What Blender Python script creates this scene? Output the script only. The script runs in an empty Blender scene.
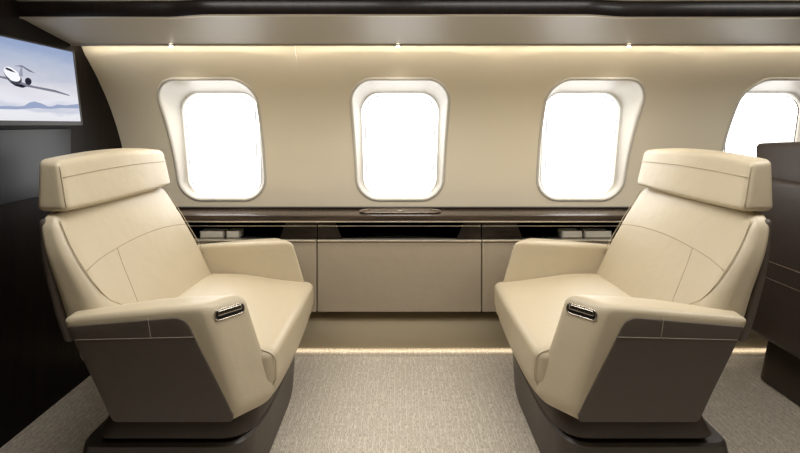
import bpy, bmesh, math, random
from mathutils import Vector
random.seed(4)
S = bpy.context.scene
COL = S.collection
PI = math.pi
F = 449.0
EYE = 1.10

# ------------------------------------------------------------------ helpers
def lin(r, g, b):
    f = lambda c: (c/255/12.92) if c/255 <= .04045 else ((c/255+.055)/1.055)**2.4
    return (f(r), f(g), f(b), 1)

def mesh_obj(name, verts, faces, mat, parent=None, smooth=True, angle=None):
    me = bpy.data.meshes.new(name)
    me.from_pydata([tuple(v) for v in verts], [], faces)
    bm = bmesh.new(); bm.from_mesh(me)
    bmesh.ops.remove_doubles(bm, verts=bm.verts, dist=1e-6)
    bmesh.ops.recalc_face_normals(bm, faces=bm.faces)
    bm.to_mesh(me); bm.free()
    o = bpy.data.objects.new(name, me); COL.objects.link(o)
    me.materials.append(mat)
    if smooth:
        me.polygons.foreach_set('use_smooth', [True]*len(me.polygons))
        if angle:
            try: me.set_sharp_from_angle(angle=math.radians(angle))
            except Exception: pass
    if parent: o.parent = parent
    return o

def empty(name, loc, rz=0):
    o = bpy.data.objects.new(name, None); COL.objects.link(o)
    o.location = loc; o.rotation_euler = (0, 0, rz); o.empty_display_size = .1
    return o

def tag(o, label, cat, group=None):
    o['label'] = label; o['category'] = cat
    if group: o['group'] = group
    return o

def struct(o):
    o['kind'] = 'structure'; return o

class MB:
    def __init__(s): s.v = []; s.f = []
    def add(s, v, f):
        n = len(s.v); s.v += [tuple(p) for p in v]; s.f += [tuple(i+n for i in q) for q in f]
    def build(s, name, mat, parent=None, smooth=True, angle=None):
        return mesh_obj(name, s.v, s.f, mat, parent, smooth, angle)

def rbox(c, h, r, n=(8, 8, 8), warp=None):
    """rounded box as a dense grid: centre, half sizes, radius, optional warp of local point"""
    V = []; Fc = []
    def coords(hh, k):
        a = math.asin(1)
        inner = [-(hh-r) + 2*(hh-r)*i/k for i in range(k+1)]
        m = 4
        left = [-(hh-r) - r*math.tan(PI/4*(1-i/m)) for i in range(m)]
        right = [(hh-r) + r*math.tan(PI/4*((i+1)/m)) for i in range(m)]
        return left + inner + right
    cs = [coords(h[i], n[i]) for i in range(3)]
    for ax in range(3):
        a1, a2 = (ax+1) % 3, (ax+2) % 3
        for s in (-1, 1):
            base = len(V); A, B = cs[a1], cs[a2]
            for i in A:
                for j in B:
                    p = [0, 0, 0]; p[ax] = s*h[ax]; p[a1] = i; p[a2] = j
                    q = [max(-(h[k]-r), min(h[k]-r, p[k])) for k in range(3)]
                    d = Vector([p[k]-q[k] for k in range(3)])
                    d = d.normalized()*r if d.length > 1e-9 else d
                    w = Vector(q)+d
                    if warp: w = Vector(warp(w))
                    V.append(w+Vector(c))
            m = len(B)
            for i in range(len(A)-1):
                for j in range(m-1):
                    a = base+i*m+j
                    Fc.append((a, a+1, a+m+1, a+m))
    return V, Fc

def round_poly(pts, radii, seg=6):
    """round the corners of a 2D polygon"""
    out = []; n = len(pts)
    for i in range(n):
        p = Vector(pts[i]); a = Vector(pts[i-1]); b = Vector(pts[(i+1) % n])
        r = radii[i] if isinstance(radii, (list, tuple)) else radii
        d1 = (a-p); d2 = (b-p)
        if r <= 0: out.append(p); continue
        l = min(r, d1.length*.48, d2.length*.48)
        p1 = p+d1.normalized()*l; p2 = p+d2.normalized()*l
        for k in range(seg+1):
            t = k/seg
            out.append(p1*(1-t)**2 + p*2*t*(1-t) + p2*t*t)
    return out

def densify(pts, step):
    out = []
    n = len(pts)
    for i in range(n):
        a = pts[i]; b = pts[(i+1) % n]
        k = max(1, int((b-a).length/step))
        for j in range(k): out.append(a.lerp(b, j/k))
    return out

def inset(pts, d):
    n = len(pts)
    area = sum(pts[i].x*pts[(i+1) % n].y-pts[(i+1) % n].x*pts[i].y for i in range(n))
    sgn = 1 if area > 0 else -1
    out = []
    for i in range(n):
        t = (pts[(i+1) % n]-pts[i-1])
        if t.length < 1e-9: out.append(pts[i].copy()); continue
        t.normalize()
        out.append(pts[i]+Vector((-t.y, t.x))*sgn*d)
    return out

def slab(outline, v0, v1, r=.0, to3=None, step=.03, caprings=6, seg=4, mb=None):
    """extrude 2D outline between v0 and v1 with rounded rims; caps are ring grids. to3(a,b,v)->xyz"""
    pts = densify(outline, step)
    n = len(pts)
    levels = []
    s = 1 if v1 > v0 else -1
    if r > 0:
        for k in range(seg+1):
            a = PI/2*k/seg
            levels.append((r*(1-math.sin(a)), v0+s*r*(1-math.cos(a))))
        for k in range(1, 4):
            levels.append((0, v0+s*r+(v1-v0-2*s*r)*k/4))
        for k in range(seg, -1, -1):
            a = PI/2*k/seg
            levels.append((r*(1-math.sin(a)), v1-s*r*(1-math.cos(a))))
    else:
        levels = [(0, v0), (0, v1)]
    cx = sum(p.x for p in pts)/n; cy = sum(p.y for p in pts)/n
    C = Vector((cx, cy))
    rings = []
    first = inset(pts, levels[0][0]); last = inset(pts, levels[-1][0])
    for k in range(1, caprings+1):
        rings.append(([C.lerp(p, k/(caprings+1)) for p in first], v0))
    for d, v in levels: rings.append((inset(pts, d) if d else pts, v))
    for k in range(caprings, 0, -1):
        rings.append(([C.lerp(p, k/(caprings+1)) for p in last], v1))
    V = []; Fc = []
    for ps, v in rings:
        for p in ps: V.append(to3(p.x, p.y, v))
    for k in range(len(rings)-1):
        for i in range(n):
            j = (i+1) % n
            Fc.append((k*n+i, k*n+j, (k+1)*n+j, (k+1)*n+i))
    a = len(V); V.append(to3(C.x, C.y, v0)); V.append(to3(C.x, C.y, v1))
    L = (len(rings)-1)*n
    for i in range(n):
        j = (i+1) % n
        Fc.append((a, j, i)); Fc.append((a+1, L+i, L+j))
    mb = mb or MB(); mb.add(V, Fc); return mb

def tube(pts, r, mb=None, n=6, closed=False):
    mb = mb or MB(); V = []; Fc = []
    pts = [Vector(p) for p in pts]; m = len(pts)
    up = None
    for i, p in enumerate(pts):
        if closed: t = pts[(i+1) % m]-pts[i-1]
        else: t = pts[min(i+1, m-1)]-pts[max(i-1, 0)]
        t.normalize()
        if up is None:
            up = t.orthogonal().normalized()
        up = (up-t*up.dot(t)).normalized()
        b = t.cross(up)
        for k in range(n):
            a = 2*PI*k/n
            V.append(p+(up*math.cos(a)+b*math.sin(a))*r)
    for i in range(m if closed else m-1):
        for k in range(n):
            l = (k+1) % n; i2 = (i+1) % m
            Fc.append((i*n+k, i*n+l, i2*n+l, i2*n+k))
    if not closed:
        Fc.append(tuple(range(n))); Fc.append(tuple((m-1)*n+k for k in range(n)))
    mb.add(V, Fc); return mb

def box(x0, x1, y0, y1, z0, z1, mb=None, r=.002):
    mb = mb or MB()
    c = ((x0+x1)/2, (y0+y1)/2, (z0+z1)/2); h = ((x1-x0)/2, (y1-y0)/2, (z1-z0)/2)
    rr = min(r, min(h)*.45)
    v, f = rbox(c, h, rr, (1, 1, 1)); mb.add(v, f); return mb

def smoothstep(a, b, x):
    t = max(0, min(1, (x-a)/(b-a))); return t*t*(3-2*t)

# ------------------------------------------------------------------ materials
def mat(name, col, rough=.5, metal=0, coat=0, spec=.5):
    m = bpy.data.materials.new(name); m.use_nodes = True
    b = m.node_tree.nodes['Principled BSDF']
    b.inputs['Base Color'].default_value = col
    b.inputs['Roughness'].default_value = rough
    b.inputs['Metallic'].default_value = metal
    b.inputs['Coat Weight'].default_value = coat
    b.inputs['Specular IOR Level'].default_value = spec
    return m
def N(m, t): return m.node_tree.nodes.new(t)
def L(m, a, b): m.node_tree.links.new(a, b)
def P(m): return m.node_tree.nodes['Principled BSDF']

def leather(name, col, rough=.42):
    m = mat(name, col, rough)
    tc = N(m, 'ShaderNodeTexCoord')
    v = N(m, 'ShaderNodeTexVoronoi'); v.inputs['Scale'].default_value = 420
    n = N(m, 'ShaderNodeTexNoise'); n.inputs['Scale'].default_value = 14; n.inputs['Detail'].default_value = 5
    L(m, tc.outputs['Object'], v.inputs['Vector']); L(m, tc.outputs['Object'], n.inputs['Vector'])
    b1 = N(m, 'ShaderNodeBump'); b1.inputs['Strength'].default_value = .10; b1.inputs['Distance'].default_value = .0006
    b2 = N(m, 'ShaderNodeBump'); b2.inputs['Strength'].default_value = .4; b2.inputs['Distance'].default_value = .006
    L(m, v.outputs['Distance'], b1.inputs['Height']); L(m, n.outputs['Fac'], b2.inputs['Height'])
    L(m, b1.outputs['Normal'], b2.inputs['Normal']); L(m, b2.outputs['Normal'], P(m).inputs['Normal'])
    r = N(m, 'ShaderNodeMapRange'); r.inputs['To Min'].default_value = rough-.05; r.inputs['To Max'].default_value = rough+.09
    L(m, n.outputs['Fac'], r.inputs['Value']); L(m, r.outputs['Result'], P(m).inputs['Roughness'])
    return m

def wood(name, c1, c2, rough=.22, scale=(60, 60, 3)):
    m = mat(name, c1, rough, coat=.05)
    tc = N(m, 'ShaderNodeTexCoord'); mp = N(m, 'ShaderNodeMapping'); mp.inputs['Scale'].default_value = scale
    n = N(m, 'ShaderNodeTexNoise'); n.inputs['Scale'].default_value = 1; n.inputs['Detail'].default_value = 6
    cr = N(m, 'ShaderNodeValToRGB')
    cr.color_ramp.elements[0].position = .35; cr.color_ramp.elements[0].color = c1
    cr.color_ramp.elements[1].position = .7; cr.color_ramp.elements[1].color = c2
    L(m, tc.outputs['Object'], mp.inputs['Vector']); L(m, mp.outputs['Vector'], n.inputs['Vector'])
    L(m, n.outputs['Fac'], cr.inputs['Fac']); L(m, cr.outputs['Color'], P(m).inputs['Base Color'])
    P(m).inputs['Coat Roughness'].default_value = .08; P(m).inputs['Specular IOR Level'].default_value = .28
    return m

M = {}
M['cream'] = leather('cream_leather', lin(194, 181, 155), .36)
M['seam'] = mat('seam_thread', lin(172, 157, 130), .6)
M['taupe'] = leather('taupe_leather', lin(82, 73, 65), .45)
M['taupe_seam'] = mat('taupe_stitching', lin(140, 130, 116), .6)
M['base'] = mat('brown_satin_base', lin(58, 49, 42), .38)
M['brown'] = leather('dark_brown_leather', lin(60, 50, 44), .42)
M['brown_seam'] = mat('brown_piping', lin(120, 104, 90), .5)
M['wood'] = wood('dark_wood', lin(14, 10, 8), lin(27, 19, 15), .38)
M['ledge'] = wood('dark_ledge_wood', lin(50, 40, 33), lin(76, 62, 50), .24, (3, 60, 60))
M['fascia'] = wood('brown_fascia_wood', lin(22, 17, 14), lin(38, 30, 25), .3, (3, 60, 60))
M['chrome'] = mat('brushed_chrome', lin(190, 182, 170), .22, 1)
M['dull'] = mat('dull_bronze', lin(120, 108, 92), .4, 1)
M['bulkhead'] = wood('bulkhead_wood', lin(14, 10, 8), lin(27, 19, 15), .42); P(M['bulkhead']).inputs['Specular IOR Level'].default_value = .12; P(M['bulkhead']).inputs['Coat Weight'].default_value = 0
M['black'] = mat('black_plastic', lin(14, 13, 12), .4)
M['panel'] = leather('cabinet_cream', lin(164, 151, 131), .5)
M['lip'] = mat('satin_champagne_metal', lin(205, 194, 175), .3, .6)
M['kick'] = mat('lower_side_panel', lin(190, 179, 154), .3)
M['bezel'] = mat('window_surround', lin(196, 191, 180), .42)
M['seal'] = mat('window_seal', lin(104, 102, 98), .5)
M['psu'] = mat('valance_panel', lin(178, 172, 159), .45)
M['ceil'] = mat('ceiling_cream', lin(206, 198, 180), .6)

m = M['wall'] = mat('wall_cream', lin(226, 216, 194), .42)
tc = N(m, 'ShaderNodeTexCoord'); n = N(m, 'ShaderNodeTexNoise'); n.inputs['Scale'].default_value = 700
b = N(m, 'ShaderNodeBump'); b.inputs['Strength'].default_value = .06; b.inputs['Distance'].default_value = .0005
L(m, tc.outputs['Object'], n.inputs['Vector']); L(m, n.outputs['Fac'], b.inputs['Height']); L(m, b.outputs['Normal'], P(m).inputs['Normal'])

# carpet: fine loops plus short pale dashes running along the cabin's width
m = M['carpet'] = mat('carpet', lin(150, 138, 124), .95, spec=.15)
tc = N(m, 'ShaderNodeTexCoord')
def noise(scale, detail=2):
    mp = N(m, 'ShaderNodeMapping'); mp.inputs['Scale'].default_value = scale
    n = N(m, 'ShaderNodeTexNoise'); n.inputs['Scale'].default_value = 1; n.inputs['Detail'].default_value = detail
    L(m, tc.outputs['Object'], mp.inputs['Vector']); L(m, mp.outputs['Vector'], n.inputs['Vector']); return n
def ramp(src, p0, c0, p1, c1):
    cr = N(m, 'ShaderNodeValToRGB'); e = cr.color_ramp.elements
    e[0].position = p0; e[0].color = c0; e[1].position = p1; e[1].color = c1
    L(m, src, cr.inputs['Fac']); return cr
fine = noise((330, 70, 1), 4)
dash = noise((190, 15, 1), 1)
wide = noise((30, 30, 1), 4)
r1 = ramp(fine.outputs['Fac'], .3, lin(168, 158, 143), .7, lin(232, 223, 209))
r2 = ramp(dash.outputs['Fac'], .57, (0, 0, 0, 1), .63, (1, 1, 1, 1))
mx = N(m, 'ShaderNodeMix'); mx.data_type = 'RGBA'
mx.inputs['B'].default_value = lin(242, 236, 224)
k = N(m, 'ShaderNodeMath'); k.operation = 'MULTIPLY'; k.inputs[1].default_value = .5
sx = N(m, 'ShaderNodeSeparateXYZ'); L(m, tc.outputs['Object'], sx.inputs[0])
def mth(op, a, b=None):
    q = N(m, 'ShaderNodeMath'); q.operation = op
    for i_, v_ in enumerate((a, b)):
        if v_ is None: continue
        if isinstance(v_, (int, float)): q.inputs[i_].default_value = v_
        else: L(m, v_, q.inputs[i_])
    return q.outputs[0]
col_n = mth('LESS_THAN', mth('FRACT', mth('MULTIPLY', sx.outputs['X'], 42)), .13)
d2 = noise((42, 16, 1), 1)
brk = ramp(d2.outputs['Fac'], .44, (0, 0, 0, 1), .50, (1, 1, 1, 1))
rows = mth('MULTIPLY', col_n, brk.outputs['Color'])
allp = mth('MAXIMUM', rows, r2.outputs['Color'])
L(m, allp, k.inputs[0]); L(m, k.outputs[0], mx.inputs['Factor']); L(m, r1.outputs['Color'], mx.inputs['A'])
L(m, mx.outputs['Result'], P(m).inputs['Base Color'])
bp = N(m, 'ShaderNodeBump'); bp.inputs['Strength'].default_value = .6; bp.inputs['Distance'].default_value = .004
ad = N(m, 'ShaderNodeMath'); ad.operation = 'ADD'
L(m, fine.outputs['Fac'], ad.inputs[0]); L(m, r2.outputs['Color'], ad.inputs[1]); L(m, ad.outputs[0], bp.inputs['Height'])
L(m, bp.outputs['Normal'], P(m).inputs['Normal'])

def emit(name, col, s):
    m = bpy.data.materials.new(name); m.use_nodes = True
    nt = m.node_tree; nt.nodes.clear()
    e = nt.nodes.new('ShaderNodeEmission'); e.inputs['Color'].default_value = col; e.inputs['Strength'].default_value = s
    o = nt.nodes.new('ShaderNodeOutputMaterial'); nt.links.new(e.outputs[0], o.inputs[0]); return m
M['led'] = emit('warm_led', lin(255, 246, 230), 26)
M['floor_led'] = emit('floor_led', lin(255, 238, 210), 3.5)
M['downlight'] = emit('downlight_lens', lin(255, 246, 230), 30)
M['diffuser'] = emit('ceiling_diffuser', lin(255, 240, 218), 4)

m = bpy.data.materials.new('window_glass'); m.use_nodes = True; nt = m.node_tree; nt.nodes.clear()
tr = nt.nodes.new('ShaderNodeBsdfTransparent'); gl = nt.nodes.new('ShaderNodeBsdfGlossy'); gl.inputs['Roughness'].default_value = .02
ms = nt.nodes.new('ShaderNodeMixShader'); ms.inputs[0].default_value = .05; o = nt.nodes.new('ShaderNodeOutputMaterial')
nt.links.new(tr.outputs[0], ms.inputs[1]); nt.links.new(gl.outputs[0], ms.inputs[2]); nt.links.new(ms.outputs[0], o.inputs[0])
M['glass'] = m

# ------------------------------------------------------------------ the cabin shell
CY, CZ, RR = 1.075, .57, 1.2
def wall_y(z):
    if z < CZ: return CY+RR
    if z > 1.43: return CY+math.sqrt(RR*RR-(1.43-CZ)**2)
    return CY+math.sqrt(max(0, RR*RR-(z-CZ)**2))
X0, X1 = -1.36, 3.15
ZB, ZT = .66, 1.445

floor_mb = MB(); floor_mb.add([(X0-.3, -.5, 0), (X1, -.5, 0), (X1, 2.35, 0), (X0-.3, 2.35, 0)], [(0, 1, 2, 3)])
struct(floor_mb.build('floor', M['carpet'], smooth=False))

def rrect(zc, hh, wt, wb, r, n_side=10, n_c=8):
    """rounded trapezoid outline in (x,z), fixed vertex count, starting lower-left going counter-clockwise"""
    cor = [(-wb, zc-hh), (wb, zc-hh), (wt, zc+hh), (-wt, zc+hh)]
    arcs = []
    for i in range(4):
        p = Vector(cor[i]); a = Vector(cor[i-1]); b = Vector(cor[(i+1) % 4])
        p1 = p+(a-p).normalized()*r; p2 = p+(b-p).normalized()*r
        arc = []
        for k in range(n_c+1):
            t = k/n_c
            w = .62  # rational-ish: pull towards the corner
            q = p1*(1-t)**2+p*2*t*(1-t)*w+p2*t*t
            q = q/((1-t)**2+2*t*(1-t)*w+t*t)
            arc.append(q)
        arcs.append(arc)
    out = []
    for i in range(4):
        out += arcs[i]
        e = arcs[i][-1]; s = arcs[(i+1) % 4][0]
        for k in range(1, n_side): out.append(e.lerp(s, k/n_side))
    return out

WZ, WH = 1.0145, .2885        # surround: z from .726 to 1.303
HOLE = rrect(WZ, WH, .228, .211, .10)
PANE = rrect(.995, .262, .193, .183, .09)
SEAL = rrect(.996, .247, .176, .167, .08)
NV = len(HOLE)

def cell_boundary(w):
    """match HOLE's points to the cell rectangle"""
    out = []
    for p in HOLE:
        d = p-Vector((0, WZ))
        hx = w/2; up = ZT-WZ; dn = WZ-ZB
        t = 1e9
        if abs(d.x) > 1e-9: t = min(t, hx/abs(d.x))
        if d.y > 1e-9: t = min(t, up/d.y)
        if d.y < -1e-9: t = min(t, dn/-d.y)
        out.append(Vector((0, WZ))+d*t)
    # snap nearest points to the corners
    for c in ((-w/2, ZB), (w/2, ZB), (w/2, ZT), (-w/2, ZT)):
        c = Vector(c); i = min(range(len(out)), key=lambda k: (out[k]-c).length)
        out[i] = c
    return out

wall = MB()
def on_wall(x, z, off=0):
    y = wall_y(z); n = Vector((0, y-CY, max(0, min(z, 1.43)-CZ))).normalized()
    return (x, y+n.y*off, z+n.z*off)
WIN = [-.893, 0, .905, 1.805]
cells = [(-.91, .92, -.893), (0, .90, 0), (.90, .90, .905), (1.80, .90, 1.805)]
for xc, w, wx in cells:
    B = cell_boundary(w)
    K = 8; V = []; Fc = []
    for k in range(K+1):
        t = k/K
        for i in range(NV):
            h = HOLE[i]+Vector((wx, 0)); b_ = B[i]+Vector((xc, 0))
            q = h.lerp(b_, t); V.append(on_wall(q.x, q.y))
    for k in range(K):
        for i in range(NV):
            j = (i+1) % NV; Fc.append((k*NV+i, k*NV+j, (k+1)*NV+j, (k+1)*NV+i))
    wall.add(V, Fc)
V = []; Fc = []
for i in range(25):
    z = ZB+(ZT-ZB)*i/24
    V += [on_wall(2.25, z), on_wall(X1, z)]
for i in range(24): Fc.append((2*i, 2*i+1, 2*i+3, 2*i+2))
wall.add(V, Fc)
# lower hidden part and upper part of the shell behind the valance
for za, zb in ((-.02, ZB), (ZT, 1.70)):
    V = []; Fc = []
    for i in range(13):
        z = za+(zb-za)*i/12
        V += [on_wall(X0-.02, z), on_wall(X1, z)]
    for i in range(12): Fc.append((2*i, 2*i+1, 2*i+3, 2*i+2))
    wall.add(V, Fc)
wo = wall.build('wall_window_side', M['wall']); struct(wo)
for p in wo.data.polygons: pass

def pane_pt(p, x, off=0):
    # the pane stands more upright than the wall: deep at the top, almost flush at the sill
    t = (p.y-.74)/.51
    return (x+p.x, 2.295+.005*t*0-.072*t+off, p.y)
for i, wx in enumerate(WIN):
    root = struct(empty('window_%d' % (i+1), (wx, wall_y(WZ), WZ)))
    o3 = Vector(root.location)
    def loc(v): return Vector(v)-o3
    bz = MB(); rings = []
    ho = inset(HOLE, -.012); h1 = inset(HOLE, -.008); h2 = inset(HOLE, -.002)
    rings.append([on_wall(wx+p.x, p.y, .001) for p in ho])
    rings.append([on_wall(wx+p.x, p.y, -.004) for p in h1])
    rings.append([on_wall(wx+p.x, p.y, -.005) for p in h2])
    rings.append([on_wall(wx+p.x, p.y, -.001) for p in inset(HOLE, .003)])
    A = [Vector(on_wall(wx+p.x, p.y, .006)) for p in inset(HOLE, .006)]
    Bp = [Vector(pane_pt(p, wx)) for p in PANE]
    K = 8
    for k in range(K+1):
        t = k/K
        s = t; d = smoothstep(0, 1, t)
        ring = []
        for a, b_ in zip(A, Bp):
            q = a.lerp(b_, s); q.y = a.y+(b_.y-a.y)*(1-(1-t)**1.7); ring.append(q)
        rings.append(ring)
    rings.append([v+Vector((0, .02, 0)) for v in rings[-1]])
    V = [loc(v) for r_ in rings for v in r_]; Fc = []
    for k in range(len(rings)-1):
        for q in range(NV):
            j = (q+1) % NV; Fc.append((k*NV+q, k*NV+j, (k+1)*NV+j, (k+1)*NV+q))
    bz.add(V, Fc); bz.build('surround', M['bezel'], root)
    g = MB(); g.add([loc(pane_pt(p, wx, .012)) for p in PANE], [tuple(range(NV))]); g.build('pane', M['glass'], root, smooth=False)
    tube([loc(pane_pt(p, wx, -.003)) for p in SEAL], .0029, closed=True).build('seal', M['seal'], root)

# valance panel: from wall top towards the camera and up, then dark wood band with a gentle step
def step_amt(x): return smoothstep(-.83, -.66, x)*(1-smoothstep(.64, .82, x))
xs = [X0+(X1-X0)*i/160 for i in range(161)]
def strip(prof_fn, name, mt, cat=None):
    V = []; Fc = []; n = None
    for x in xs:
        pr = prof_fn(x); n = len(pr)
        V += [(x, y, z) for y, z in pr]
    for i in range(len(xs)-1):
        for k in range(n-1): Fc.append((i*n+k, i*n+k+1, (i+1)*n+k+1, (i+1)*n+k))
    return mesh_obj(name, V, Fc, mt, angle=35)
def prof_psu(x):
    s = step_amt(x)
    y1 = 1.612-.036*s
    return [(1.93, 1.52), (1.913, 1.441), (1.8575, 1.441), (1.8565, 1.4275), (1.8535, 1.4275), (1.85, 1.434), (1.76, 1.452), (1.68, 1.469), (y1, 1.484), (y1+.0, 1.50)]
struct(strip(prof_psu, 'trim_1', M['psu']))
def prof_lip(x):
    y1 = 1.608-.036*step_amt(x)
    return [(y1+.008, 1.488), (y1+.006, 1.481), (y1-.002, 1.481), (y1-.004, 1.487), (y1, 1.49)]
struct(strip(prof_lip, 'trim_2', M['lip']))
def prof_band(x):
    y1 = 1.603-.036*step_amt(x)
    s = step_amt(x)
    zt = 1.540-.004*s
    return [(y1+.01, 1.486), (y1, 1.487), (y1-.006, 1.50), (y1-.007, zt-.01), (y1-.002, zt), (y1+.06, zt+.004)]
struct(strip(prof_band, 'trim_3', M['wood']))
def prof_line(x):
    y1 = 1.603-.036*step_amt(x)
    zt = 1.540-.004*step_amt(x)
    return [(y1, zt), (y1-.010, zt+.001), (y1-.011, zt+.0035), (y1, zt+.005)]
struct(strip(prof_line, 'trim_4', M['lip']))
# ceiling and the opposite side, behind the camera
def prof_ceil(x):
    return [(1.70, 1.545), (1.50, 1.60), (1.35, 1.70), (1.15, 1.79), (.9, 1.82), (.4, 1.82), (.0, 1.74), (-.25, 1.58), (-.42, 1.30)]
struct(strip(prof_ceil, 'ceiling', M['ceil']))
def prof_near(x):
    return [(-.42, 1.30), (-.47, 1.0), (-.49, .7), (-.48, .3), (-.46, -.02)]
struct(strip(prof_near, 'wall_aisle_side', M['taupe']))
# bulkhead on the left and the far end on the right
def endwall(x, name, mt, s):
    mb = MB()
    prof = [(-.5, -.02), (-.5, 1.0), (-.42, 1.35), (.0, 1.8), (.9, 1.86), (1.4, 1.80), (1.75, 1.60), (2.0, 1.48), (2.36, 1.2), (2.42, .6), (2.36, -.02)]
    n = len(prof)
    V = [(x, y, z) for y, z in prof]+[(x+s*.05, y, z) for y, z in prof]
    Fc = [tuple(range(n)), tuple(range(n, 2*n))]+[(i, (i+1) % n, n+(i+1) % n, n+i) for i in range(n)]
    mb.add(V, Fc); return struct(mb.build(name, mt, smooth=False))
endwall(X0, 'wall_left', M['bulkhead'], -1)
endwall(X1, 'wall_right', M['wood'], 1)

# cove light behind the valance edge washing the wall, as an LED strip
cv = empty('cove_light', (.9, 1.872, 1.4385))
tag(cv, 'warm light strip tucked behind the valance lip above the windows', 'light')
b_ = MB(); b_.add([(-2.25, .009, .0), (2.2, .009, .0), (2.2, -.009, 0), (-2.25, -.009, 0)], [(0, 1, 2, 3)])
b_.build('diffuser', M['led'], cv, smooth=False)

# downlights along the wall top
DL = [(-.945, 'small round downlight over the left window'), (-.008, 'small round downlight over the centre window'), (.945, 'small round downlight over the third window from the bulkhead'), (1.9, 'small round downlight over the fourth window near the brown seat')]
for x, lab in DL:
    r_ = empty('downlight', (x, 1.855, 1.4275)); tag(r_, lab, 'light', 'downlights along the top of the wall')
    def disc(rad, z, k=20): return [(rad*math.cos(2*PI*i/k), rad*.6*math.sin(2*PI*i/k), z) for i in range(k)]
    a = MB(); v = disc(.013, .004)+disc(.013, -.002)+disc(.010, -.003)+disc(.0095, .002)
    a.add(v, [(k*20+i, k*20+(i+1) % 20, (k+1)*20+(i+1) % 20, (k+1)*20+i) for k in range(3) for i in range(20)])
    a.build('rim', M['chrome'], r_)
    a = MB(); a.add(disc(.0094, .0)+disc(.0092, -.003)+disc(.007, -.0055), [tuple(range(40, 60))]+[(k*20+i, k*20+(i+1) % 20, (k+1)*20+(i+1) % 20, (k+1)*20+i) for k in range(2) for i in range(20)]); a.build('lens', M['downlight'], r_, smooth=False)
    sp = bpy.data.lights.new('downlight_spot', 'SPOT'); sp.energy = 4.0; sp.spot_size = math.radians(110); sp.spot_blend = .9; sp.color = (1, .94, .84); sp.shadow_soft_size = .012
    so = bpy.data.objects.new('downlight_spot', sp); COL.objects.link(so); so.location = (x, 1.855, 1.416); so.rotation_euler = (math.radians(12), 0, 0)

# ceiling lights over the aisle
for x in (-.55, .55, 1.8):
    li = bpy.data.lights.new('ceiling_lamp', 'AREA'); li.shape = 'RECTANGLE'; li.size = .9; li.size_y = .35
    li.energy = 13; li.color = (1, .975, .94)
    lo = bpy.data.objects.new('ceiling_lamp', li); COL.objects.link(lo); lo.location = (x, 1.12, 1.765)

# ------------------------------------------------------------------ ledge, cabinets, lower panel
YF = 2.09
led = empty('side_ledge', (.9, 2.17, .68))
tag(led, 'long dark glossy wooden ledge running along the wall under the windows', 'ledge')
box(X0-.9+.004, X1-.9-.004, 2.085-2.17, 2.25-2.17, -.026, 0, r=.006).build('top', M['ledge'], led)
box(X0-.9+.004, X1-.9-.004, -.089, -.080, -.0315, -.026, r=.001).build('metal_strip', M['lip'], led)
box(X0-.9+.004, X1-.9-.004, 2.236-2.17, 2.26-2.17, -.01, .010, r=.003).build('rear_edge', M['fascia'], led)
lt = empty('outlet_cover', (0, 2.165, .681))
tag(lt, 'slim chrome rimmed oval cover set in the ledge under the centre window', 'cover')
ov = [Vector((.185*0+(.15 if math.cos(a) > 0 else -.15)+.045*math.cos(a), .045*math.sin(a))) for a in [2*PI*(i+.5)/48 for i in range(48)]]
slab(ov, 0, .004, .0015, lambda a, b, v: (a, b, v), step=.05, caprings=1).build('plate', M['ledge'], lt)
tube([(p.x, p.y, .004) for p in ov], .0028, closed=True).build('rim', M['dull'], lt)
for sx in (-.158, .158):
    tube([(sx+.02*math.cos(2*PI*i/20), .024*math.sin(2*PI*i/20), .005) for i in range(20)], .0022, closed=True).build('ring', M['dull'], lt)
box(-.012, .012, -.02, .02, .002, .007).build('catch', M['dull'], lt)

def prism(poly, y0, y1, mb=None):
    n = len(poly); mb = mb or MB()
    mb.add([(x, y0, z) for x, z in poly]+[(x, y1, z) for x, z in poly],
           [tuple(range(n)), tuple(range(2*n-1, n-1, -1))]+[(i, (i+1) % n, n+(i+1) % n, n+i) for i in range(n)])
    return mb
CAB = [(-1.352, -.388, -.53, 'wide cream side cabinet behind the left seat'),
       (-.386, .380, None, 'cream side cabinet between the two seats under the centre window'),
       (.382, 1.345, .53, 'wide cream side cabinet behind the right cream seat'),
       (1.347, 2.30, .53, 'cream side cabinet behind the dark brown seat')]
for xa, xb, side, lab in CAB:
    xm = (xa+xb)/2
    r_ = empty('side_cabinet', (xm, YF, .225)); tag(r_, lab, 'cabinet', 'cream cabinets along the wall')
    a, b = xa-xm, xb-xm; g = .0015
    # door panel
    box(a+g, b-g, 0, .022, .004, .330, r=.004).build('door', M['panel'], r_)
    box(a+g, b-g, -.006, .03, .333, .3395, r=.003).build('metal_lip', M['lip'], r_)
    # fascia with sloped-end opening
    zt, zo, zb = .4225, .4185, .3405
    if side is None: oa, ob = -.305-xm, .300-xm; sl = .035
    elif side < 0: oa, ob = a+.05, -.535-xm; sl = .03
    else: oa, ob = .545-xm if xa < 1 else a+.06, b-.05; sl = .03
    f = MB()
    prism([(a+g, zt), (a+g, zb), (oa+sl, zb), (oa, zo), (ob, zo), (ob-sl, zb), (b-g, zb), (b-g, zt)], .012, .024, f)
    f.build('fascia', M['fascia'], r_, smooth=False)
    box(a+g, b-g, .009, .013, .401, .4045, r=.001).build('metal_line', M['lip'], r_)
    # open-fronted carcass: bottom, back, sides
    c = MB()
    box(a+g, b-g, .024, .165, .32, .338, c); box(a+g, b-g, .15, .165, .338, zt, c)
    box(a+g, a+.03, .024, .15, .338, zt, c); box(b-.03, b-g, .024, .15, .338, zt, c)
    c.build('compartment', M['black'], r_)
    box(a+g, b-g, .03, .165, .0, .318).build('body', M['panel'], r_)
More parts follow.
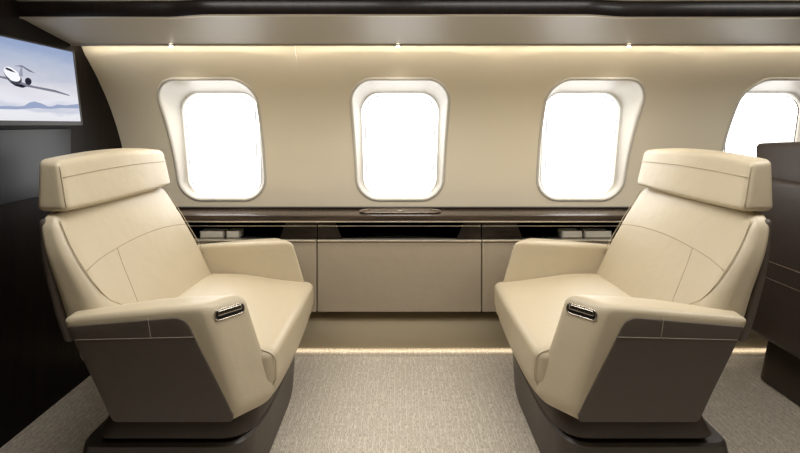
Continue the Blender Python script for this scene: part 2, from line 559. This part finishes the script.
for x0, x1, lab in ((-.945, -.832, 'longer pale storage tray in the ledge opening behind the left seat'), (-.820, -.758, 'short pale storage tray in the ledge opening nearest the left armrest'),
                    (.765, .862, 'pale storage tray in the ledge opening nearest the right armrest'), (.872, 1.0, 'pale storage tray in the ledge opening behind the right seat back')):
    xm = (x0+x1)/2
    h = (x1-x0)/2
    o = MB(); box(-h, h, 0, .06, .0, .006, o); box(-h, h, 0, .005, 0, .034, o); box(-h, h, .055, .06, 0, .034, o); box(-h, -h+.005, 0, .06, 0, .034, o); box(h-.005, h, 0, .06, 0, .034, o)
    t = o.build('storage_tray', M['bezel']); t.location = (xm, YF+.03, .5645); tag(t, lab, 'tray')

# lower slanted side panel and floor light
mb = MB()
def kick_prof(x): return [(2.24, .183), (2.150, .182), (2.138, .178), (2.134, .170), (2.145, .10), (2.168, .035), (2.176, .020), (2.24, .020)]
struct(strip(kick_prof, 'baseboard_window_side', M['kick']))
fl = empty('floor_light', (.9, 2.190, .0195)); tag(fl, 'warm light strip glowing along the carpet edge below the side panel', 'light')
b_ = MB(); b_.add([(-2.25, .01, 0), (2.2, .01, 0), (2.2, -.01, 0), (-2.25, -.01, 0)], [(0, 1, 2, 3)]); b_.build('diffuser', M['floor_led'], fl, smooth=False)

# ------------------------------------------------------------------ television on the bulkhead
tv = empty('television', (X0, 1.52, 1.245))
tag(tv, 'wide flat television on the dark bulkhead showing a white jet over mountains', 'television')
tv.rotation_euler = (0, math.radians(0), 0)
ty0, ty1, tz0, tz1 = -.30, .332, -.146, .158
# local x points into the cabin
def tvp(y, z, d=0):
    t = (z-tz0)/(tz1-tz0)
    return (.028*(1-t)+d+.022, y-.012*t*(1 if y > 0 else .0), z)
o_ = round_poly([Vector((ty0, tz0)), Vector((ty1, tz0)), Vector((ty1, tz1)), Vector((ty0, tz1))], .008)
slab(o_, -.02, 0, .003, lambda a, b, v: tvp(a, b, v), step=.05, caprings=3).build('housing', M['black'], tv)
# rim of the frame
e = .006
fr = MB()
for (a0, b0, a1, b1) in ((ty0, tz0, ty1, tz0+.016), (ty0, tz1-.006, ty1, tz1), (ty0, tz0, ty0+.008, tz1), (ty1-.009, tz0, ty1, tz1)):
    n = 6
    slab([Vector((a0, b0)), Vector((a1, b0)), Vector((a1, b1)), Vector((a0, b1))], 0, .003, 0, lambda a, b, v: tvp(a, b, v), step=.05, caprings=1, mb=fr)
fr.build('frame', mat('grey_tv_frame', lin(52, 53, 56), .45), tv, smooth=False)
sy0, sy1, sz0, sz1 = ty0+.008, ty1-.009, tz0+.016, tz1-.006
m = bpy.data.materials.new('screen_sky'); m.use_nodes = True; nt = m.node_tree; nt.nodes.clear()
tcn = nt.nodes.new('ShaderNodeTexCoord'); sep = nt.nodes.new('ShaderNodeSeparateXYZ'); nt.links.new(tcn.outputs['Object'], sep.inputs[0])
mr = nt.nodes.new('ShaderNodeMapRange'); mr.inputs['From Min'].default_value = sz0; mr.inputs['From Max'].default_value = sz1; nt.links.new(sep.outputs['Z'], mr.inputs['Value'])
mp = nt.nodes.new('ShaderNodeMapping'); mp.inputs['Scale'].default_value = (1, 6, 26); nt.links.new(tcn.outputs['Object'], mp.inputs['Vector'])
nz = nt.nodes.new('ShaderNodeTexNoise'); nz.inputs['Scale'].default_value = 1; nz.inputs['Detail'].default_value = 5; nt.links.new(mp.outputs[0], nz.inputs['Vector'])
sub = nt.nodes.new('ShaderNodeMath'); sub.operation = 'MULTIPLY_ADD'; sub.inputs[1].default_value = .30; nt.links.new(nz.outputs['Fac'], sub.inputs[0])
off = nt.nodes.new('ShaderNodeMath'); off.operation = 'SUBTRACT'; off.inputs[1].default_value = .15; nt.links.new(mr.outputs[0], off.inputs[0]); nt.links.new(off.outputs[0], sub.inputs[2])
cr = nt.nodes.new('ShaderNodeValToRGB'); nt.links.new(sub.outputs[0], cr.inputs[0])
els = cr.color_ramp.elements
els[0].position = 0; els[0].color = lin(222, 222, 228); els[1].position = 1; els[1].color = lin(142, 158, 192)
for p, c in ((.10, (226, 226, 232)), (.17, (196, 200, 214)), (.26, (222, 222, 230)), (.42, (214, 212, 220)), (.6, (188, 192, 206)), (.8, (170, 180, 202))):
    q = els.new(p); q.color = lin(*c)
em = nt.nodes.new('ShaderNodeEmission'); em.inputs['Strength'].default_value = 1.0; nt.links.new(cr.outputs[0], em.inputs['Color'])
oo = nt.nodes.new('ShaderNodeOutputMaterial'); nt.links.new(em.outputs[0], oo.inputs[0])
def flat(poly, d, name, mt, par):
    n = len(poly); v = [tvp(y, z, d) for y, z in poly]+[tvp(y, z, d-.0006) for y, z in poly]
    return mesh_obj(name, v, [tuple(range(n)), tuple(range(2*n-1, n-1, -1))]+[(i, (i+1) % n, n+(i+1) % n, n+i) for i in range(n)], mt, par, smooth=False)
scr = flat([(sy0, sz0), (sy1, sz0), (sy1, sz1), (sy0, sz1)], .0015, 'screen', m, tv)
# picture: a pixel of the photo -> point on the screen plane (y,z local)
def sp(px, py):
    d = -(X0+.036); Y = d*F/(400-px); return (Y-1.52, EYE-(py-125)*Y/F-1.245)
def pic(pts, col, name, d, s=1.0):
    return flat([sp(*p) for p in pts], d, name, emit(name+'_glow', lin(*col), s), scr)
pic([(-80, 107), (-62, 105), (-48, 102), (-36, 105), (-20, 104), (-4, 106), (6, 106), (14, 106.5), (22, 106), (28, 102.5), (33, 101.5), (40, 103.5), (46, 106.5), (50, 106.5), (56, 104.5), (64, 105.5), (77, 104), (77, 108.5), (60, 108), (48, 109), (34, 108), (14, 109.5), (-4, 109), (-80, 110)], (148, 160, 190), 'mountains', .0022)
ell = [(13.2+8.6*math.cos(a)-4.0*math.sin(a), 75.6+7.0*math.cos(a)+5.0*math.sin(a)) for a in [2*PI*i/24 for i in range(24)]]
pic([(-22, 70.6), (0.5, 78), (9, 80), (22, 86), (33, 88), (55, 92.5), (69, 96), (69, 95), (55, 90), (34, 86), (24, 83), (14, 78), (.5, 76)], (120, 122, 136), 'jet_wing', .0025)
pic(ell, (66, 68, 82), 'jet_belly', .0028)
pic([((x-13.2)*.94+12.6, (y-75.6)*.88+74.2) for x, y in ell], (240, 240, 246), 'jet_fuselage', .0032)
pic([(5, 68.5), (7, 67.4), (13, 69.6), (17.5, 73.0), (13, 71.8), (7, 69.9)], (40, 42, 58), 'jet_window', .0036)
pic([(20, 76), (23.5, 66), (24.5, 66), (24, 77)], (150, 150, 168), 'jet_tail', .0036)
pic([(16, 66.4), (24, 65.5), (33, 71), (37, 73.6), (31, 71.8), (24, 67)], (110, 112, 130), 'jet_tailplane', .0039)
pic([(28.8+3.3*math.cos(2*PI*i/16), 81.5+3.6*math.sin(2*PI*i/16)) for i in range(16)], (38, 38, 50), 'jet_engine', .0039)
pic([(9, 81.5), (15, 84), (22, 84.6), (26, 87), (22, 88), (15, 86)], (30, 30, 42), 'jet_shadow', .0042)
# shallow dark panel under the television, its grey-blue tone standing in for a reflection
o = box(X0+.002, X0+.012, .9, 1.84, .83, 1.085, r=.003).build('trim_5', mat('reflection_tint_panel', lin(38, 40, 46), .32, spec=.25), smooth=True); struct(o)

# ------------------------------------------------------------------ seats
def pl(v, tab):
    """piecewise-linear lookup"""
    if v <= tab[0][0]: return tab[0][1]
    for (a, x), (b, y) in zip(tab, tab[1:]):
        if v <= b: return x+(y-x)*(v-a)/(b-a)
    return tab[-1][1]

def back_uf(z, v):
    base = pl(z, [(.38, .02), (.44, -.004), (.55, -.058), (.65, -.110), (.75, -.155), (.85, -.200)])
    q = abs(v)/.32
    return base+.012*(1-q*q)-.012+.016*smoothstep(.7, 1, q)*smoothstep(.78, .60, z)
def back_th(z): return pl(z, [(.38, .16), (.55, .135), (.70, .096), (.85, .056)])
def back_warp(p):
    v, d, h = p.x, p.y, p.z          # x: across, y: depth (-.07..+.07, + forward), z: height
    z = .615+h
    w = 1-.045*smoothstep(.70, .85, z)
    top = -.014*(abs(v)/.32)**2*smoothstep(.7, .84, z)
    t = (d+.07)/.14
    uf = back_uf(z, v); return (uf-(1-t)*back_th(z), v*w, z+top)
def back_surf(v, z, out=.0):
    w = 1-.045*smoothstep(.70, .85, z)
    return (back_uf(z, v)+out, v*w, z-.014*(abs(v)/.32)**2*smoothstep(.7, .84, z))

ARM_OUT = [(-.140, .566), (.10, .592), (.345, .603), (.438, .300), (.400, .262), (.0, .268), (-.02, .300)]
ARM_RAD = [.02, .1, .032, .045, .06, .03, .02]
def make_seat(name, x0, y0, rz, lm, sm, pm, pseam, label, tall=False, near=-1):
    root = empty(name, (x0, y0, 0), rz); tag(root, label, 'seat')
    # base, two tiers with a shadow gap between them
    def skirt(a, b, v, flare=0):
        return round_poly([Vector((a, -v)), Vector((b-.03, -v)), Vector((b, -v*.55)), Vector((b, v*.55)), Vector((b-.03, v)), Vector((a, v))], [.05, .08, .1, .1, .08, .05])
    def tier(a0, b0, v0, a1, b1, v1, z0, z1, nm, r=.008):
        lo = densify(skirt(a0, b0, v0), 9); hi = densify(skirt(a1, b1, v1), 9)
        def t3(u, v, z):
            return (u, v, z)
        n = len(lo); V = []; Fc = []
        lev = [(0, r, z0), (.0, 0, z0+r), (1, 0, z1-r), (1, r, z1)]
        for t, ins, z in lev:
            pts = [p.lerp(q, t) for p, q in zip(lo, hi)]
            if ins: pts = inset(pts, ins)
            V += [(p.x, p.y, z) for p in pts]
        for k in range(3):
            for i in range(n):
                j = (i+1) % n; Fc.append((k*n+i, k*n+j, (k+1)*n+j, (k+1)*n+i))
        Fc.append(tuple(range(n-1, -1, -1))); Fc.append(tuple(range(3*n, 4*n)))
        mb = MB(); mb.add(V, Fc); return mb.build(nm, M['base'], root, angle=40)
    tier(-.165-.08*tall, .365, .335, -.13-.08*tall, .375, .335, 0.0, .178, 'base')
    tier(-.07, .35, .30, -.07, .35, .30, .172, .20, 'swivel_ring', .002)
    tier(-.085, .385, .338, -.045, .372, .330, .192, .285, 'seat_frame')
    # arms
    for s in (-1, 1):
        vo, vi = .385, .295
        def warp(u, z, v, s=s):
            # v runs 0 (outer) .. 1 (inner)
            f = smoothstep(.05, .33, u)
            uu = u-.085*(1-v)*f
            th_rear = .55+.45*smoothstep(-.14, .15, u)
            o = vo-.012*smoothstep(.55, .28, z)
            w = o-(vo-vi)*v*th_rear
            zz = z-.006*(1-v)*smoothstep(.5, .6, z)
            return (uu, s*w, zz)
        out = round_poly([Vector(p) for p in ARM_OUT], ARM_RAD)
        rr = .20
        pts = densify(out, .02); n = len(pts)
        # rounded rim in (outline inset, v) space
        V = []; Fc = []; rings = []
        lev = []
        for k in range(6):
            a = PI/2*k/5; lev.append((.016*(1-math.sin(a)), rr*(1-math.cos(a))))
        for k in range(1, 4): lev.append((0, rr+(1-2*rr)*k/4))
        for k in range(5, -1, -1):
            a = PI/2*k/5; lev.append((.016*(1-math.sin(a)), 1-rr*(1-math.cos(a))))
        C = Vector((.19, .43))
        f0 = inset(pts, .016)
        for k in range(1, 9): rings.append(([C.lerp(p, k/9) for p in f0], 0))
        for d, v in lev: rings.append((inset(pts, d) if d else pts, v))
        for k in range(8, 0, -1): rings.append(([C.lerp(p, k/9) for p in f0], 1))
        for ps, v in rings: V += [warp(p.x, p.y, v) for p in ps]
        for k in range(len(rings)-1):
            for i in range(n):
                j = (i+1) % n; Fc.append((k*n+i, k*n+j, (k+1)*n+j, (k+1)*n+i))
        V += [warp(C.x, C.y, 0), warp(C.x, C.y, 1)]; q = len(V)-2; LL = (len(rings)-1)*n
        for i in range(n):
            j = (i+1) % n; Fc.append((q, j, i)); Fc.append((q+1, LL+i, LL+j))
        mb = MB(); mb.add(V, Fc); arm = mb.build('armrest', lm, root)
        # side panel of taupe leather
        def sv(u, z, out=0): return s*(vo-.012*smoothstep(.55, .28, z)+out)
        pan = round_poly([Vector((-.120, .541)), Vector((.205, .568)), Vector((.335, .285)), (Vector((.33, .270))), Vector((.0, .270)), Vector((-.012, .290))], [.006, .035, .012, .01, .01, .01])
        slab(pan, -.004, .0035, .002, lambda a, b, v: (a, sv(a, b, v), b), step=.03, caprings=6).build('side_panel', pm, root)
        mb2 = MB()
        zs = lambda u: .505+.025*(u+.10)
        tube([(u, sv(u, zs(u), .0035), zs(u)) for u in [-.10+.335*i/14 for i in range(15)]], .0011, mb2)
        zz = [.5115+(.567-.5115)*i/6 for i in range(7)]
        tube([(.112-.15*(z-.5), sv(0, z, .0035), z) for z in zz], .0011, mb2)
        mb2.build('stitching', pseam, root)
        # release handle in the slanted front face of the arm
        T = Vector((.57, s*-.82*-1*-1, 0)); T = Vector((.085, -s*.09, 0)).normalized()
        Nn = Vector((.09, s*.085, 0)).normalized()
        base = Vector(warp(.3585, .568, .46)); 
        up = Vector((-.29, 0, 1)).normalized()
        up = (up-T*up.dot(T)).normalized(); Nn = T.cross(up)
        if Nn.x < 0: Nn = -Nn
        # arm front surface position
        base = base+Nn*(-.004)
        def hp(a, b, v): return tuple(base+T*a+up*b+Nn*v)
        o1 = round_poly([Vector((-.043, -.014)), Vector((.043, -.014)), Vector((.043, .014)), Vector((-.043, .014))], .013)
        rec = slab(o1, -.01, .003, .001, hp, step=.05, caprings=2).build('handle_recess', M['black'], root)
        tube([hp(p.x, p.y, .004) for p in densify(o1, .01)], .0022, closed=True).build('handle_rim', M['chrome'], rec)
        o2 = round_poly([Vector((-.038, -.003)), Vector((.038, -.003)), Vector((.035, .012)), Vector((-.035, .012))], .006)
        slab(o2, .002, .008, .003, hp, step=.05, caprings=2).build('release_handle', M['chrome'], rec)
    # seat cushion
    def cw(p):
        u, v, h = p.x, p.y, p.z
        a = u+.205; t = (h+.085)/.17
        h = h if h > 0 else h*(2.05-.75*(abs(v)/.3)**3)
        crown = .014*(1-(v/.295)**2)*smoothstep(0, 1, t)
        z = .375+h+crown-.030*smoothstep(.10, .43, a)*t + .008*smoothstep(.3, 0, a)*t
        a2 = a+(.022*(1-t)**1.0-.010)*smoothstep(.25, .42, a)*0 + .012*(1-(v/.295)**2)*smoothstep(.2, .42, a)
        a2 -= .042*smoothstep(.45, 0, t)*smoothstep(.2, .42, a)
        return (a2, v, z)
    v_, f_ = rbox((0, 0, 0), (.225, .303, .085), .030, (14, 14, 8), cw)
    mb = MB(); mb.add(v_, f_); cu = mb.build('seat_cushion', lm, root)
    for s in (-1, 1):
        line = []
        for i in range(9):       # over the top, near each side
            u = -.18+.36*i/8; line.append(cw(Vector((u, s*.290, .0825))))
        for k in range(1, 9):    # round the nose and down the front
            a = PI/2*k/8; line.append(cw(Vector((.18+.045*math.sin(a), s*.294, .045+.038*math.cos(a)))))
        for k in range(1, 5): line.append(cw(Vector((.225, s*.290, .04-.0275*k))))
        tube(line, .0014).build('piping', sm, cu)
    # backrest
    v_, f_ = rbox((0, 0, 0), (.334, .07, .235), .048, (14, 4, 16), back_warp)
    mb = MB(); mb.add(v_, f_); ba = mb.build('backrest', lm, root)
    mb = MB()
    for s in (-1, 1):            # edge piping that swings inwards low down
        pts = []
        for i in range(20):
            z = .545+(.832-.545)*i/19
            v = .318 if s != near else pl(z, [(.545, .242), (.575, .283), (.60, .300), (.64, .312), (.70, .317), (.84, .319)])
            pts.append(back_surf(s*v, z, .0))
        tube(pts, .0015, mb)
        if s == near: tube([back_surf(s*(.150+.03*(.69-z)/.2), z, .0) for z in [.45+.245*i/10 for i in range(11)]], .0013, mb)
    tube([back_surf(v, .672+.030*(1-(v/.308)**2), .0) for v in [-.308+.616*i/24 for i in range(25)]], .0014, mb)
    mb.build('stitching', sm, ba)
    # rear shell
    def sw(p):
        v, d, h = p.x, p.y, p.z; z = (.645 if not tall else .53)+h*(1 if not tall else 1.85)
        zz = max(.38, z)
        ur = back_uf(zz, 0)-back_th(zz)+.006
        if z < .38: ur += (.38-z)*.35
        if tall: ur = -.262-.02*smoothstep(.2, .8, z)
        w = 1-.045*smoothstep(.70, .85, z)
        return (ur+d-.006, v*w, z)
    v_, f_ = rbox((0, 0, 0), (.328 if not tall else .338, .014, .178), .0125, (10, 2, 16), sw)
    mb = MB(); mb.add(v_, f_); mb.build('back_shell', pm if lm is not M['brown'] else lm, root)
    if tall:
        mb = MB()
        for z in (.46, .53):
            tube([(-.262-.02*smoothstep(.2, .8, z)-.0205, v, z) for v in (-.31, -.1, .1, .31)], .002, mb)
        mb.build('stitching', sm, root)
    # headrest
    def hw(p):
        v, d, h = p.x, p.y, p.z; q = v/.305
        t = (h+.083)/.166
        z = .921+h+.010*(1-q*q)*t-.006*q*q*t+.004*q*q*(1-t)
        fr = (d+.042)/.084
        u = -.237+d+(.018-.040*t)*fr*.8+.010*(1-q*q)*fr
        w = 1-.025*t
        return (u, v*w, z-.012*(fr)*t*.6)
    v_, f_ = rbox((0, 0, 0), (.305, .042, .083), .020, (14, 4, 8), hw)
    mb = MB(); mb.add(v_, f_); he = mb.build('headrest', lm, root)
    mb = MB()
    tube([hw(Vector((v, .0428, .030))) for v in [-.299+.598*i/20 for i in range(21)]], .0013, mb)
    for s in (-1, 1):
        tube([hw(Vector((s*.3000, .0372, h))) for h in [-.066+.132*i/10 for i in range(11)]], .0016, mb)
    mb.build('stitching', sm, he)
    box(-.255, -.215, -.10, .10, .815, .85, r=.004).build('headrest_bracket', M['black'], root)
    return root

make_seat('lounge_seat', -.800, 1.630, 0, M['cream'], M['seam'], M['taupe'], M['taupe_seam'],
          'cream leather lounge seat on the left beside the dark bulkhead, facing right')
make_seat('lounge_seat', .832, 1.630, PI, M['cream'], M['seam'], M['taupe'], M['taupe_seam'],
          'cream leather lounge seat on the right, facing left with its back to a brown seat', False, 1)
brown = make_seat('lounge_seat', 1.80, 1.630, 0, M['brown'], M['brown_seam'], M['brown'], M['brown_seam'],
          'dark brown leather seat cut off at the right edge, seen from behind', True)
brown.scale = (1, 1, 1.025)

# ------------------------------------------------------------------ world, camera
w = bpy.data.worlds.new('World'); S.world = w; w.use_nodes = True
bg = w.node_tree.nodes['Background']; bg.inputs['Color'].default_value = (1, .99, .975, 1); bg.inputs['Strength'].default_value = 4.2
cam = bpy.data.cameras.new('Camera'); cam.sensor_width = 36; cam.lens = 36*F/800; cam.shift_y = -(226.5-125)/800; cam.clip_start = .02
co = bpy.data.objects.new('Camera', cam); COL.objects.link(co); co.location = (0, 0, EYE); co.rotation_euler = (PI/2, 0, 0)
S.camera = co
S.view_settings.view_transform = 'Standard'; S.view_settings.look = 'None'; S.view_settings.gamma = 1
S.view_settings.use_curve_mapping = False; S.view_settings.exposure = 0.14
